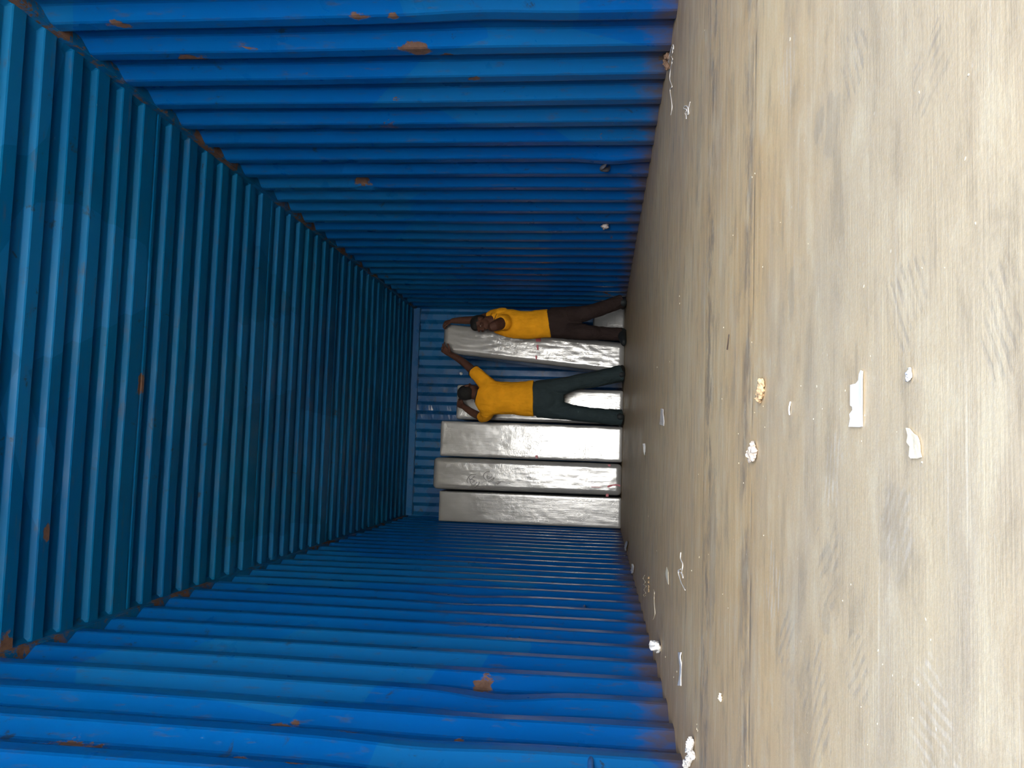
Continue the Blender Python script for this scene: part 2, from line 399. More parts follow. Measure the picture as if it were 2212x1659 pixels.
# floor
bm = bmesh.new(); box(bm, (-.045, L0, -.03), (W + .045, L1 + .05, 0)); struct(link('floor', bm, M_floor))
# ground of the yard below the truck-mounted container (seen only as reflected light)
bm = bmesh.new(); box(bm, (-40, -60, -1.5), (42, L0 + 14, -1.4)); g_ = struct(link('ground', bm, plain('yard_concrete', (.46, .43, .37), .85)))

# top side rails and end header
for n, x0, x1 in (('trim_1', -.05, .010), ('trim_2', W - .010, W + .05)):
    bm = bmesh.new(); box(bm, (x0, L0, H - .034), (x1, L1, H + .006))
    bmesh.ops.bevel(bm, geom=[e for e in bm.edges], offset=.004, segments=2, affect='EDGES')
    struct(link(n, bm, M_rail, smooth=False))
bm = bmesh.new(); box(bm, (.0, L1 - .035, H - .075), (W, L1 + .05, H - .002))
bmesh.ops.bevel(bm, geom=[e for e in bm.edges], offset=.006, segments=3, affect='EDGES')
struct(link('trim_3', bm, M_bk))
# flat welded plate that joins the two halves of the end wall
bm = bmesh.new(); xw = at(1000, 817, Y=L1).x
box(bm, (xw - .006, L1 - .006, .0), (xw + .004, L1 + .004, H - .07)); struct(link('trim_4', bm, M_bk))
# door-end corner posts and header frame (behind the camera)
bm = bmesh.new()
box(bm, (-.12, L0 - .1, -.15), (-.0, L0 + .0, H + .12)); struct(link('trim_5', bm, M_rail))
bm = bmesh.new(); box(bm, (W, L0 - .1, -.15), (W + .12, L0, H + .12)); struct(link('trim_6', bm, M_rail))
bm = bmesh.new(); box(bm, (0, L0 - .1, 2.24), (W, L0, H + .12)); struct(link('trim_7', bm, M_rail))

# lashing bars welded across wall recesses
M_bar = plain('painted_steel_bar', (.02, .10, .30), .45, 0, .3)
def bar(name, px, py, X, label, ln=.11):
    p = at(px, py, X=X); s = 1 if X > 1 else -1
    bm = bmesh.new(); x = X + s * .012
    tube(bm, [V((x, p.y - ln/2, p.z)), V((x - s*.006, p.y, p.z)), V((x, p.y + ln/2, p.z))], [.008] * 3, V((0, 0, 1)), 10)
    return tag(recenter_ret(link(name, bm, M_bar, smooth=True), p), label, 'lashing bar')
def recenter_ret(o, p): recenter(o, p); return o
bar('lashing_bar', 1262, 1309, 0.0, 'short blue steel lashing bar across a left wall rib, midway to the silver boxes')
bar('lashing_bar', 1276, 1640, 0.0, 'blue steel lashing bar low on the left wall nearest the camera', .12)
# bent lashing hook on the right wall
p = at(1312, 357, X=W); bm = bmesh.new()
tube(bm, [p + V((.015, -.10, .0)), p + V((-.015, -.05, .012)), p + V((-.022, -.01, .035)), p + V((-.012, .035, .0)), p + V((.02, .09, -.012))], [(.007, .013)] * 5, V((0, 0, 1)), 10)
o = link('lashing_hook', bm, plain('scraped_steel', (.13, .13, .15), .45, .3, .4), smooth=True); recenter(o, p)
tag(o, 'bent steel lashing hook low on the right blue wall', 'hook')
def blob(name, p, r, mat, label, cat, sq=(1, 1, 1), seed=0, amp=.35, group=None, root=None):
    bm = bmesh.new(); bmesh.ops.create_icosphere(bm, subdivisions=4, radius=1)
    for v in bm.verts:
        n_ = v.co.normalized(); k_ = 1 + amp * noise.noise(n_ * 1.6 + V((seed, 0, 0))) + amp * .7 * noise.noise(n_ * 4 + V((0, seed, 0))) + amp * .35 * noise.noise(n_ * 9 + V((0, 0, seed)))
        v.co = V((n_.x * r * sq[0], n_.y * r * sq[1], n_.z * r * sq[2])) * k_
    o = link(name, bm, mat, None, True); o.location = p
    return tag(o, label, cat, group)
M_wad = plain('dried_putty', (.50, .44, .42), .8, 0, .2, .3, 90)
blob('putty_lump', at(1307, 486, X=W + .012) + V((-.012, 0, 0)), .030, M_wad, 'pale round lump stuck to the right wall near the floor', 'lump', (.6, 1.1, .8), 3, .4)
M_white = plain('white_plastic', (.72, .72, .72), .35, 0, .1)
blob('white_plug', at(996, 807, Y=L1 - .015), .017, M_white, 'small white plug on the blue end wall left of the leaning box', 'plug', (1, 1.2, 1), 5, .25)

# ------------------------------------------------------------------ foil wrapped boxes
M_red = plain('red_tape', (.42, .02, .05), .4, 0, .3)
M_ink = plain('black_marker_ink', (.012, .012, .013), .6, 0, .1)
def foil_box(name, b0, b1, t0, t1, yb, depth, zt, mat, label, seed, r=.02, bulge=.006, ytop=None, yback=None, group='upright silver foil wrapped boxes'):
    """b0,b1 / t0,t1: left and right edge x at floor and at the top; ytop: front y at the top"""
    root = empty(name, ((b0 + b1) / 2, yb + depth / 2, 0)); tag(root, label, 'box', group)
    ytop = yb + .03 if ytop is None else ytop
    bm = bmesh.new(); bmesh.ops.create_cube(bm, size=1)
    bmesh.ops.bevel(bm, geom=list(bm.edges), offset=.0, segments=1, affect='EDGES')
    bm.free(); bm = bmesh.new()
    nx, ny, nz = 22, 14, 110
    verts = {}
    def P(u, v, t):
        # superellipse-like rounding: pull corners in by radius r (metres)
        wx = (b1 - b0) * (1 - t) + (t1 - t0) * t
        X = (u - .5) * wx; Y = (v - .5) * depth; Z = t * zt
        cx = X - max(-wx/2 + r, min(wx/2 - r, X)); cy = Y - max(-depth/2 + r, min(depth/2 - r, Y)); cz = Z - max(r, min(zt - r, Z))
        q = V((cx, cy, cz))
        if sum(abs(c) > 1e-6 for c in q) > 1 and q.length > r: q = q * (r / q.length)
        X = max(-wx/2 + r, min(wx/2 - r, X)) + q.x; Y = max(-depth/2 + r, min(depth/2 - r, Y)) + q.y; Z = max(r, min(zt - r, Z)) + q.z
        n_ = V((X / wx * 2, Y / depth * 2, 0))
        dsp = .32 * bulge * (.9 * noise.noise(V((X * 5 + seed, Y * 5, Z * 3.2))) + .55 * noise.noise(V((X * 16, Y * 16 + seed, Z * 4))) + .4 * noise.noise(V((X * 40, Y * 40, Z * 9 + seed))) + .3 * noise.noise(V((X * 30 + seed, Y * 30, Z * 38))))
        if abs(abs(n_.x)) > .9: X += math.copysign(dsp, n_.x)
        if abs(abs(n_.y)) > .9: Y += math.copysign(dsp, n_.y)
        if t > .98: Z += dsp * .5
        c = (b0 + b1) / 2 * (1 - t) + (t0 + t1) / 2 * t
        return V((c + X, (yb * (1 - t) + ytop * t) + depth / 2 + Y, Z))
    def g(i, j, k_):
        key = (i, j, k_)
        if key not in verts:
            e = lambda q, n: (q / n)
            verts[key] = bm.verts.new(P(ed(i, nx, (b1-b0)), ed(j, ny, depth), ed(k_, nz, zt)))
        return verts[key]
    def ed(i, n, ln):   # denser lines at the rounded edges
        a = r / ln
        if i <= 2: return a * i / 2 * .999
        if i >= n - 2: return 1 - a * (n - i) / 2 * .999
        return a + (1 - 2 * a) * (i - 2) / (n - 4)
    for i in range(nx):
        for j in range(ny):
            bm.faces.new((g(i,j,0), g(i,j+1,0), g(i+1,j+1,0), g(i+1,j,0))); bm.faces.new((g(i,j,nz), g(i+1,j,nz), g(i+1,j+1,nz), g(i,j+1,nz)))
    for i in range(nx):
        for k_ in range(nz):
            bm.faces.new((g(i,0,k_), g(i+1,0,k_), g(i+1,0,k_+1), g(i,0,k_+1))); bm.faces.new((g(i,ny,k_), g(i,ny,k_+1), g(i+1,ny,k_+1), g(i+1,ny,k_)))
    for j in range(ny):
        for k_ in range(nz):
            bm.faces.new((g(0,j,k_), g(0,j,k_+1), g(0,j+1,k_+1), g(0,j+1,k_))); bm.faces.new((g(nx,j,k_), g(nx,j+1,k_), g(nx,j+1,k_+1), g(nx,j,k_+1)))
    child('foil_wrap', bm, mat, root)
    return root
YF = 8.70
A = foil_box('wrapped_box', .016, .324, .016, .326, YF - .03, .56, 1.878, foil('foil_a', 1, .30, .7), 'silver foil wrapped box standing against the left blue wall', 1, .012, .004)
B = foil_box('wrapped_box', .345, .665, .345, .672, YF - .02, .54, 1.955, foil('foil_b', 2, .33, .9), 'tallest silver foil box, with circled black marker writing near its top', 2, .045, .009)
Cb = foil_box('wrapped_box', .682, 1.046, .690, 1.056, YF + .0, .54, 1.895, foil('foil_c', 3, .40, 1.2), 'bright silver foil box between the marked box and the man seen from behind', 3, .02, .008)
D = foil_box('wrapped_box', 1.068, 1.418, 1.080, 1.442, YF + .02, .54, 1.74, foil('foil_d', 4, .38, 1.), 'shorter silver foil box behind the man with his back to the camera', 4, .025, .007)
# leaning box carried by both men
E0, E1 = at(1343, 806, Y=8.55), at(1343, 745, Y=8.55)
E2, E3 = at(956, 761, Y=8.57), at(956, 698, Y=8.57)
Eb = foil_box('wrapped_box', E0.x, E1.x + .02, E2.x, E3.x, 8.55, .42, E2.z, foil('foil_e', 5, .34, 1.0), 'tilted silver foil box being walked into place by two men', 5, .045, .012, ytop=8.57)
# low silver package lying by the right wall
pk0 = at(1283, 706, Y=8.95)
foil_box('wrapped_package', pk0.x - .12, W - .02, pk0.x - .10, W - .02, 8.93, .40, .335, foil('foil_p', 6, .26, .6), 'low silver wrapped package on the floor behind the brown trouser legs', 6, .02, .006, group=None)

def stroke(root, pts, Y, r, mat, name, label=None):
    P = [at(x, y, Y=Y) for x, y in pts]
    bm = bmesh.new(); tube(bm, P, [(r, .0016)] * len(P), V((.7, 0, .7)), 6, 3)
    return bm
def strokes(root, lst, Y, r, mat, name, label=None):
    bm = bmesh.new()
    for pts in lst:
        P = [at(x, y, Y=Y) for x, y in pts]
        tube(bm, P, [r] * len(P), V((0, 1, 0)), 6, 3)
    o = child(name, bm, mat, root); o.scale = (1, 1, 1)
    if label: o['label'] = label
    return o
def zc(l, ox=990, oy=1000, s=18.43): return [(ox + a / s, oy + b / s) for a, b in l]
YW = YF - .004
mk = [zc([(360,640),(440,530),(560,455),(700,445)]), zc([(830,780),(800,850),(740,910),(650,970)]), zc([(740,760),(700,830),(650,850)]),
      zc([(440,590),(460,660),(520,640),(640,530)]), zc([(460,660),(480,760),(510,830),(560,850)]), zc([(540,665),(620,690),(630,740),(570,765)]),
      zc([(360,640),(345,720),(380,800)]),
      zc([(1020,435),(1090,375),(1170,345),(1240,360)]), zc([(1440,560),(1400,660),(1320,730),(1200,740)]), zc([(1430,600),(1340,650),(1250,710)]),
      zc([(1160,480),(1140,540),(1160,620),(1210,630),(1290,580),(1340,520),(1330,450)]), zc([(1160,560),(1210,540),(1230,570)]), zc([(1020,435),(1000,520),(1040,620),(1110,690)]),
      zc([(1460,920),(1470,850),(1470,800),(1540,815),(1570,855),(1600,800),(1650,800),(1700,735),(1810,720)]), zc([(1860,710),(1920,680),(1970,640)]), zc([(1900,820),(2000,820),(2080,815)])]
for nm, st in (('marker_circle', mk[0]), ('marker_circle', mk[1]), ('marker_stroke', mk[2]), ('marker_stroke', mk[3]), ('marker_stroke', mk[4]), ('marker_stroke', mk[5]), ('marker_circle', mk[6]),
               ('marker_circle', mk[7]), ('marker_circle', mk[8]), ('marker_stroke', mk[9]), ('marker_stroke', mk[10]), ('marker_stroke', mk[11]), ('marker_circle', mk[12]),
               ('marker_scribble', mk[13]), ('marker_scribble', mk[14]), ('marker_scribble', mk[15])):
    strokes(B, [st], YW, .0019, M_ink, nm, 'black marker line')
def tape(root, rects, Y, name, label):
    for q in rects:
        bm = bmesh.new(); P = [at(x, y, Y=Y) for x, y in q]; n = len(P)
        a = [bm.verts.new(p) for p in P]; b = [bm.verts.new(p + V((0, .006, 0))) for p in P]
        bm.faces.new(a); bm.faces.new(b[::-1])
        for i in range(n): bm.faces.new((a[i], b[i], b[(i+1) % n], a[(i+1) % n]))
        o = child(name, bm, M_red, root, False); o['label'] = label
def zr(l, ox=1270, oy=980, s=16.59): return [(ox + a / s, oy + b / s) for a, b in l]
tape(B, [zr([(710,385),(815,385),(810,460),(720,450)]), zr([(680,1190),(740,1130),(880,1100),(1050,1090),(1150,1110),(1160,1180),(1060,1150),(900,1150),(740,1215)]), zr([(650,1440),(740,1440),(740,1540),(640,1540)]),
         zr([(120,1180),(400,1190),(560,1185),(400,1215),(120,1205)])], YF - .027, 'red_tape', 'scraps of red tape low on the box')
tape(Eb, [[(1157, 731), (1168, 730), (1168, 738), (1158, 738)], [(1159, 745), (1163, 745), (1163, 756), (1160, 756)], [(1156, 768), (1160, 768), (1160, 776), (1157, 776)]], 8.535, 'red_tape', 'red tape marks halfway up the box')
tape(Cb, [[(1156, 984), (1161, 983), (1162, 990), (1157, 990)]], YF - .008, 'red_tape', 'small red tape mark')

# ------------------------------------------------------------------ people
def cloth(name, col, rough=.85, sc=14, st=.6):
    k = N(name); co = k.coord()
    f = k.noise(co, 9, 4); k.l(k.mix(k.ramp(f, .3, .7), tuple(c * .88 for c in col), tuple(min(1, c * 1.1) for c in col)), k.b.inputs['Base Color'])
    k.b.inputs['Roughness'].default_value = rough; k.b.inputs['Specular IOR Level'].default_value = .15
    b = k.bump(k.noise(k.coord((1, 1, .55)), sc, 3, .5, .6), st, .03); b = k.bump(k.noise(co, 300, 2), .15, .002, b)
    k.l(b, k.b.inputs['Normal']); return k.m
M_skin = plain('dark_skin', (.092, .040, .027), .62, 0, .15, .15, 80, .22)
M_hair = plain('black_hair', (.006, .006, .006), .8, 0, .3, .6, 200)
M_shirt = cloth('orange_cotton', (.93, .40, .014))
M_tr1 = cloth('dark_green_grey_cotton', (.030, .046, .050), .8, 10, .8)
M_tr2 = cloth('dark_brown_cotton', (.034, .022, .020), .85, 10, .8)
M_trim = plain('black_ribbing', (.008, .008, .010), .8)
M_shoe = plain('dark_canvas_shoe', (.012, .016, .018), .7, 0, .2)
M_eye = plain('eye_white', (.55, .50, .46), .2)

def hand(bm, wrist, d, n, th, curl=.5, s=1.0, spread=.12):
    """d: finger direction, n: palm normal (fingers curl towards it), th: thumb side"""
    d = d.normalized(); n = (n - d * n.dot(d)).normalized(); th = (th - d * th.dot(d) - n * th.dot(n)).normalized()
    pc = wrist + d * .048 * s
    tube(bm, [wrist - d * .01, wrist + d * .02 * s, wrist + d * .055 * s, wrist + d * .088 * s], [(.026*s, .018*s), (.034*s, .016*s), (.041*s, .015*s), (.040*s, .012*s)], th, 14, 3)
    ln = (.068, .078, .072, .056)
    for i in range(4):
        off = (1.5 - i) * .0205 * s
        base = wrist + d * (.085 - abs(i - 1.3) * .003) * s + th * off
        dd = (d + th * (1.5 - i) * spread).normalized()
        p = [base - dd * .012]; q = base; ang = 0
        for j, fr in enumerate((.42, .32, .26)):
            ang += curl * (.7, 1.0, .7)[j] * (1 + .12 * i)
            v = dd * math.cos(ang) + n * math.sin(ang)
            p.append(q); q = q + v * ln[i] * fr * s
        p.append(q)
        tube(bm, p, [.0098*s, .0098*s, .0090*s, .0084*s, .0072*s], th, 10, 3)
    tb = wrist + d * .028 * s + th * .026 * s
    v1 = (d * .62 + th * .78).normalized(); v2 = (d * .85 + th * .35 + n * .4 * (curl + .3)).normalized()
    tube(bm, [tb - v1 * .015, tb + v1 * .018 * s, tb + v1 * .042 * s, tb + v1 * .042 * s + v2 * .034 * s], [.015*s, .0135*s, .0110*s, .0085*s], n, 10, 3)

def head(bm, hb, c, fwd, up, s=1.0):
    """skull, jaw, nose, ears, lips, brow into bm; hair cap into hb. returns eye places"""
    fwd = fwd.normalized(); up = (up - fwd * up.dot(fwd)).normalized(); rt = fwd.cross(up)
    R = Matrix((rt, fwd, up)).transposed()
    def p(a, b, c_): return c + (rt * a + fwd * b + up * c_) * s
    def e(h, a, r): ell(h, p(*a), tuple(x * s for x in r), R)
    e(bm, (0, -.012, .022), (.073, .092, .088))
    e(bm, (0, .018, -.030), (.060, .070, .072))
    e(bm, (0, .048, -.074), (.036, .034, .030))
    e(bm, (0, .082, .030), (.050, .014, .016))          # brow
    tube(bm, [p(0, .080, .022), p(0, .098, -.004), p(0, .104, -.020)], [.009*s, .011*s, .014*s], rt, 10, 3)
    e(bm, (-.014, .092, -.022), (.009, .010, .008)); e(bm, (.014, .092, -.022), (.009, .010, .008))
    e(bm, (0, .084, -.046), (.024, .011, .0065)); e(bm, (0, .082, -.057), (.021, .011, .0070))
    for sg in (-1, 1):
        e(bm, (sg * .040, .066, -.008), (.024, .020, .018))
        e(bm, (sg * .076, -.004, -.004), (.009, .020, .031))
        e(bm, (sg * .082, -.010, .004), (.006, .015, .022))
    # hair cap: back and top of the skull
    e(hb, (0, -.022, .030), (.079, .090, .088)); e(hb, (0, -.040, -.006), (.070, .068, .060)); e(hb, (0, .015, .062), (.062, .066, .054))
    return [(p(sg * .030, .0765, .004), R) for sg in (-1, 1)], R, p

def person(name, label, foot, spec):
    root = empty(name, foot); tag(root, label, 'person')
    body = bmesh.new(); hair = bmesh.new(); shirt = bmesh.new(); trou = bmesh.new()
    eyes, R, hp = head(body, hair, spec['head'], spec['fwd'], spec['up'], spec.get('hs', 1.0))
    T = spec['torso']                                  # list of (point, lateral r, depth r) hem -> shoulder
    ref = spec.get('ref', V((1, 0, 0)))
    tube(body, [t[0] for t in T], [(t[1] - .022, t[2] - .020) for t in T], ref, 20)
    tube(body, spec['neck'], [.056, .054, .056], ref, 14)
    tube(shirt, [t[0] for t in T], [(t[1], t[2]) for t in T], ref, 28, flat=True)
    for a in spec['arms']:
        J = a['j']; r = a['r']
        tube(body, J, r, V((0, 1, 0)), 14)
        tube(shirt, a['sleeve'], a['sr'], V((0, 1, 0)), 16, flat=False if a.get('round') else True)
        hand(body, J[-1], a['d'], a['n'], a['th'], a.get('curl', .5), a.get('s', 1.0), a.get('spread', .12))
    for l in spec['legs']:
        lj = l['j'][:-1] + [l['j'][-2].lerp(l['j'][-1], .55)]
        tube(body, lj, [q - .022 if q > .06 else q - .012 for q in l['r']], V((1, 0, 0)), 14)
        tube(trou, l['j'], l['r'], V((1, 0, 0)), 18, flat=True)
    pv = spec['pelvis']; tube(trou, [q[0] for q in pv], [(q[1], q[2]) for q in pv], ref, 24)
    tube(body, [q[0] for q in pv], [(q[1] - .03, q[2] - .03) for q in pv], ref, 20)
    b = child('body', body, M_skin, root); remesh(b, .0055, 3)
    h = child('hair', hair, M_hair, root); remesh(h, .006, 3)
    s = child('shirt', shirt, M_shirt, root); remesh(s, .008, 3)
    d = s.modifiers.new('Folds', 'DISPLACE'); tx = bpy.data.textures.new(name + '_folds', 'CLOUDS'); tx.noise_scale = .12; d.texture = tx; d.strength = .018; d.mid_level = .5
    t = child('trousers', trou, spec['tm'], root); remesh(t, .008, 3)
    d = t.modifiers.new('Folds', 'DISPLACE'); tx = bpy.data.textures.new(name + '_leg_folds', 'CLOUDS'); tx.noise_scale = .10; d.texture = tx; d.strength = .016; d.mid_level = .5
    for (c, dr_) in spec['feet']:
        sb = bmesh.new(); dr_ = V(dr_).normalized()
        tube(sb, [c - dr_ * .055 + V((0, 0, .045)), c - dr_ * .03 + V((0, 0, .043)), c + dr_ * .05 + V((0, 0, .040)), c + dr_ * .12 + V((0, 0, .034)), c + dr_ * .185 + V((0, 0, .028))],
             [(.036, .045), (.042, .045), (.044, .042), (.048, .034), (.036, .025)], V((dr_.y, -dr_.x, 0)), 16, 4)
        tube(sb, [c + V((0, 0, .05)), c + V((0, 0, .12))], [.042, .040], V((1, 0, 0)), 14)
        for v in sb.verts:
            if v.co.z < .004: v.co.z = .002
        child('shoe', sb, spec.get('shoe', M_shoe), root)
    for kind, pts, r in spec.get('trims', ()):
        tb = bmesh.new(); tube(tb, pts, [r] * len(pts), V((0, 1, 0)), 8, 4); child(kind, tb, M_trim, root)
    if spec.get('eyes'):
        for c, R_e in eyes:
            eb = bmesh.new(); ell(eb, c, (.0105, .0075, .0052), R_e); ey = child('eye', eb, M_eye, root)
            ib = bmesh.new(); ell(ib, c + R_e @ V((0, .0062, 0)), (.0048, .0026, .0048), R_e); iris = child('iris', ib, M_hair, root); iris.parent = ey
    return root
def ring(c, ax, r1, r2, ref, n=14):
    ax = ax.normalized(); s = (ref - ax * ref.dot(ax)).normalized(); o_ = ax.cross(s)
    return [c + s * (r1 * math.cos(2*math.pi*i/n)) + o_ * (r2 * math.sin(2*math.pi*i/n)) for i in range(n + 1)]

# man with his back to the camera, both arms up on two boxes
Y = 8.26
P = lambda x, y, yy=Y: at(x, y, Y=yy)
m1 = dict(
    head=P(1012, 846, 8.30), fwd=V((.50, .80, -.10)), up=V((-.10, .22, 1)), hs=.94,
    neck=[P(1046, 858), P(1034, 855), P(1020, 849, 8.29)],
    torso=[(P(1153, 861), .182, .125), (P(1130, 861), .170, .120), (P(1100, 860), .160, .115), (P(1070, 859), .170, .118), (P(1048, 858), .176, .105), (P(1036, 856), .115, .080), (P(1029, 854), .064, .058)],
    arms=[dict(j=[P(1050, 832), P(1035, 815, 8.30), P(1012, 792, 8.36), P(992, 776, 8.40), P(973, 766, 8.43)], r=[.055, .052, .042, .036, .027],
               sleeve=[P(1066, 842), P(1052, 830, 8.27), P(1038, 816, 8.29), P(1023, 801, 8.33)], sr=[.085, .080, .070, .060],
               d=P(953, 754, 8.44) - P(973, 766, 8.43) + V((.02, 0, 0)), n=V((.3, .9, -.4)), th=V((.6, -.2, -.7)), curl=.40, spread=.22),
          dict(j=[P(1048, 884), P(1050, 893, 8.34), P(1043, 901, 8.42), P(1020, 891, 8.47), P(1001, 878, 8.52)], r=[.055, .050, .044, .038, .028],
               sleeve=[P(1060, 880), P(1052, 889, 8.29), P(1049, 897, 8.35), P(1040, 901, 8.42)], sr=[.080, .074, .066, .058],
               d=P(982, 866, 8.60) - P(1001, 878, 8.52), n=V((.1, .8, -.7)), th=V((.9, -.2, -.3)), curl=.75)],
    legs=[dict(j=[P(1160, 843), P(1200, 838), P(1243, 827, 8.24), P(1290, 818, 8.26), P(1342, 807, 8.31)], r=[.098, .092, .078, .078, .086]),
          dict(j=[P(1160, 881), P(1200, 885), P(1248, 893, 8.22), P(1290, 898, 8.24), P(1342, 903, 8.29)], r=[.098, .092, .076, .074, .082])],
    pelvis=[(P(1142, 861), .155, .105), (P(1165, 861), .172, .120), (P(1186, 862), .165, .115), (P(1200, 862), .110, .09)],
    feet=[(V((P(1345, 806, 8.32).x, 8.30, 0)), (.35, 1, 0)), (V((P(1345, 904, 8.28).x, 8.28, 0)), (-.25, 1, 0))],
    tm=M_tr1)
m1['trims'] = [('collar', ring(P(1030, 855), P(1028, 854) - P(1036, 856), .066, .060, V((1, 0, 0))), .006),
               ('sleeve_trim', ring(P(1023, 801, 8.33), P(1020, 798, 8.335) - P(1038, 816, 8.29), .060, .060, V((0, 1, 0))), .006)]
person('person', 'person in mustard yellow T-shirt, back to the camera, hands raised onto two silver boxes', (P(1345, 855).x, Y, 0), m1)

# man by the right wall, face turned to the left, hugging the tilted box
Y = 8.22
m2 = dict(
    head=P(1039, 699, 8.20), fwd=V((-.72, -.62, -.16)), up=V((-.12, -.05, 1)), hs=.92, eyes=True,
    neck=[P(1074, 692), P(1062, 693, 8.23), P(1052, 695, 8.22)],
    torso=[(P(1187, 698), .140, .115), (P(1160, 701), .142, .115), (P(1130, 702), .140, .115), (P(1100, 698), .140, .118), (P(1080, 695), .125, .105), (P(1070, 691), .090, .080), (P(1063, 691), .060, .056)],
    arms=[dict(j=[P(1082, 676, 8.26), P(1058, 684, 8.34), P(1030, 691, 8.40), P(1000, 692, 8.43), P(978, 693, 8.46)], r=[.055, .050, .044, .038, .028],
               sleeve=[P(1092, 680), P(1080, 679, 8.26), P(1066, 682, 8.32), P(1058, 685, 8.35)], sr=[.075, .070, .062, .056],
               d=V((-.25, .15, 1)), n=V((-.7, .5, -.5)), th=V((-.3, -1, 0)), curl=.85),
          dict(j=[P(1088, 697, 8.14), P(1076, 701, 8.06), P(1064, 706, 8.00), P(1063, 706, 8.10), P(1061, 703, 8.26)], r=[.062, .058, .048, .040, .030],
               sleeve=[P(1096, 697), P(1089, 697, 8.15), P(1081, 697, 8.10)], sr=[.086, .080, .072],
               d=V((-.05, 1, .10)), n=V((1, .1, -.1)), th=V((0, .1, 1)), curl=.12, s=.9)],
    legs=[dict(j=[P(1192, 686), P(1225, 682), P(1262, 677, 8.16), P(1300, 666, 8.20), P(1342, 651, 8.27)], r=[.098, .092, .078, .068, .070]),
          dict(j=[P(1192, 708), P(1225, 713), P(1265, 718, 8.14), P(1300, 720, 8.18), P(1342, 722, 8.22)], r=[.098, .092, .078, .066, .066])],
    pelvis=[(P(1176, 698), .125, .100), (P(1192, 697), .138, .112), (P(1210, 697), .142, .112), (P(1228, 697), .095, .08)],
    feet=[(V((P(1345, 655, 8.28).x, 8.28, 0)), (.05, 1, 0)), (V((P(1345, 722, 8.22).x, 8.20, 0)), (-.55, -.8, 0))],
    tm=M_tr2)
m2['trims'] = [('collar', ring(P(1071, 692), P(1062, 691) - P(1080, 697), .090, .076, V((1, 0, 0))), .008),]
person('person', 'person in mustard yellow T-shirt and brown trousers by the right wall, holding the tilted box', (P(1345, 690).x, Y, 0), m2)

# ------------------------------------------------------------------ litter on the floor
M_paper = plain('white_paper', (.90, .90, .92), .6, 0, .03)
M_cream = plain('cream_paper', (.80, .72, .55), .7, 0, .08, .3, 120)
M_wood = plain('splintered_wood', (.44, .31, .18), .8, 0, .3, .5, 150)
M_film = plain('crumpled_clear_film', (.62, .60, .58), .25, 0, .25, .6, 120)
M_str = plain('white_string', (.82, .80, .77), .5, 0, .1)
M_dark = plain('dark_twig', (.06, .04, .03), .8)
def flat_scrap(name, pix, mat, label, cat='paper scrap', curl=.004, th=.0012):
    P = [at(x, y, z=.001) for x, y in pix]; c = sum(P, V()) / len(P)
    bm = bmesh.new(); lo = [bm.verts.new(p) for p in P]; f = bm.faces.new(lo)
    bmesh.ops.triangulate(bm, faces=[f]); bmesh.ops.subdivide_edges(bm, edges=list(bm.edges), cuts=3, use_grid_fill=True)
    for v in bm.verts:
        d_ = v.co - c; v.co.z = .0015 + curl * (.5 + noise.noise(V((v.co.x * 30, v.co.y * 30, 3)))) * min(1, d_.length * 14)
    r = bmesh.ops.solidify(bm, geom=list(bm.faces), thickness=-th)
    o = link(name, bm, mat, smooth=False); recenter(o, (c.x, c.y, 0)); return tag(o, label, cat)
z7 = lambda l: [(1560 + a / 4.809, 740 + b / 4.809) for a, b in l]
flat_scrap('paper_scrap', z7([(1325,875),(1335,790),(1325,745),(1360,700),(1355,665),(1335,655),(1340,440),(1395,425),(1425,390),(1430,330),(1450,290),(1470,300),(1470,500),(1460,870),(1440,878)]), M_paper, 'long torn white paper strip lying nearest the middle of the floor')
flat_scrap('paper_scrap', z7([(1920,885),(1945,890),(1990,945),(2030,970),(2050,1010),(2060,1060),(2060,1130),(2075,1190),(2040,1205),(1975,1205),(1955,1180),(1960,1080),(1930,1035),(1940,960)]), M_cream, 'torn cream paper scrap nearest the camera', curl=.006)
z5 = lambda l: [(1330 + a / 2.508, 560 + b / 2.508) for a, b in l]
flat_scrap('paper_scrap', z5([(240,895),(248,808),(263,812),(262,903)]), M_film, 'small pale strip on the floor in front of the boxes')
flat_scrap('paper_scrap', z5([(150,1000),(162,998),(163,1045),(156,1062),(152,1040)]), M_film, 'small pale sliver in front of the tallest silver box')
zl = lambda l: [(1300 + a / 5.53, 1100 + b / 5.53) for a, b in l]
flat_scrap('paper_scrap', zl([(295,380),(325,385),(305,500),(275,490)]), M_white, 'short white scrap beside the left wall close to the boxes', curl=.02)
flat_scrap('paper_scrap', zl([(372,655),(390,655),(388,760),(365,770),(360,720)]), M_white, 'thin white scrap beside the left wall ribs, nearer than the short white scrap', curl=.015)
flat_scrap('paper_scrap', zl([(780,690),(795,750),(800,900),(785,870),(768,800)]), M_cream, 'faint cream sliver beside the bent white string')
z6 = lambda l: [(1300 + a / 5.742, 1370 + b / 5.742) for a, b in l]
flat_scrap('plastic_tie', z6([(960,225),(995,225),(990,300),(985,400),(980,560),(982,640),(945,635),(960,560),(968,400),(962,280)]), M_white, 'straight white plastic tie lying parallel to the left wall', 'plastic tie', curl=.006, th=.003)
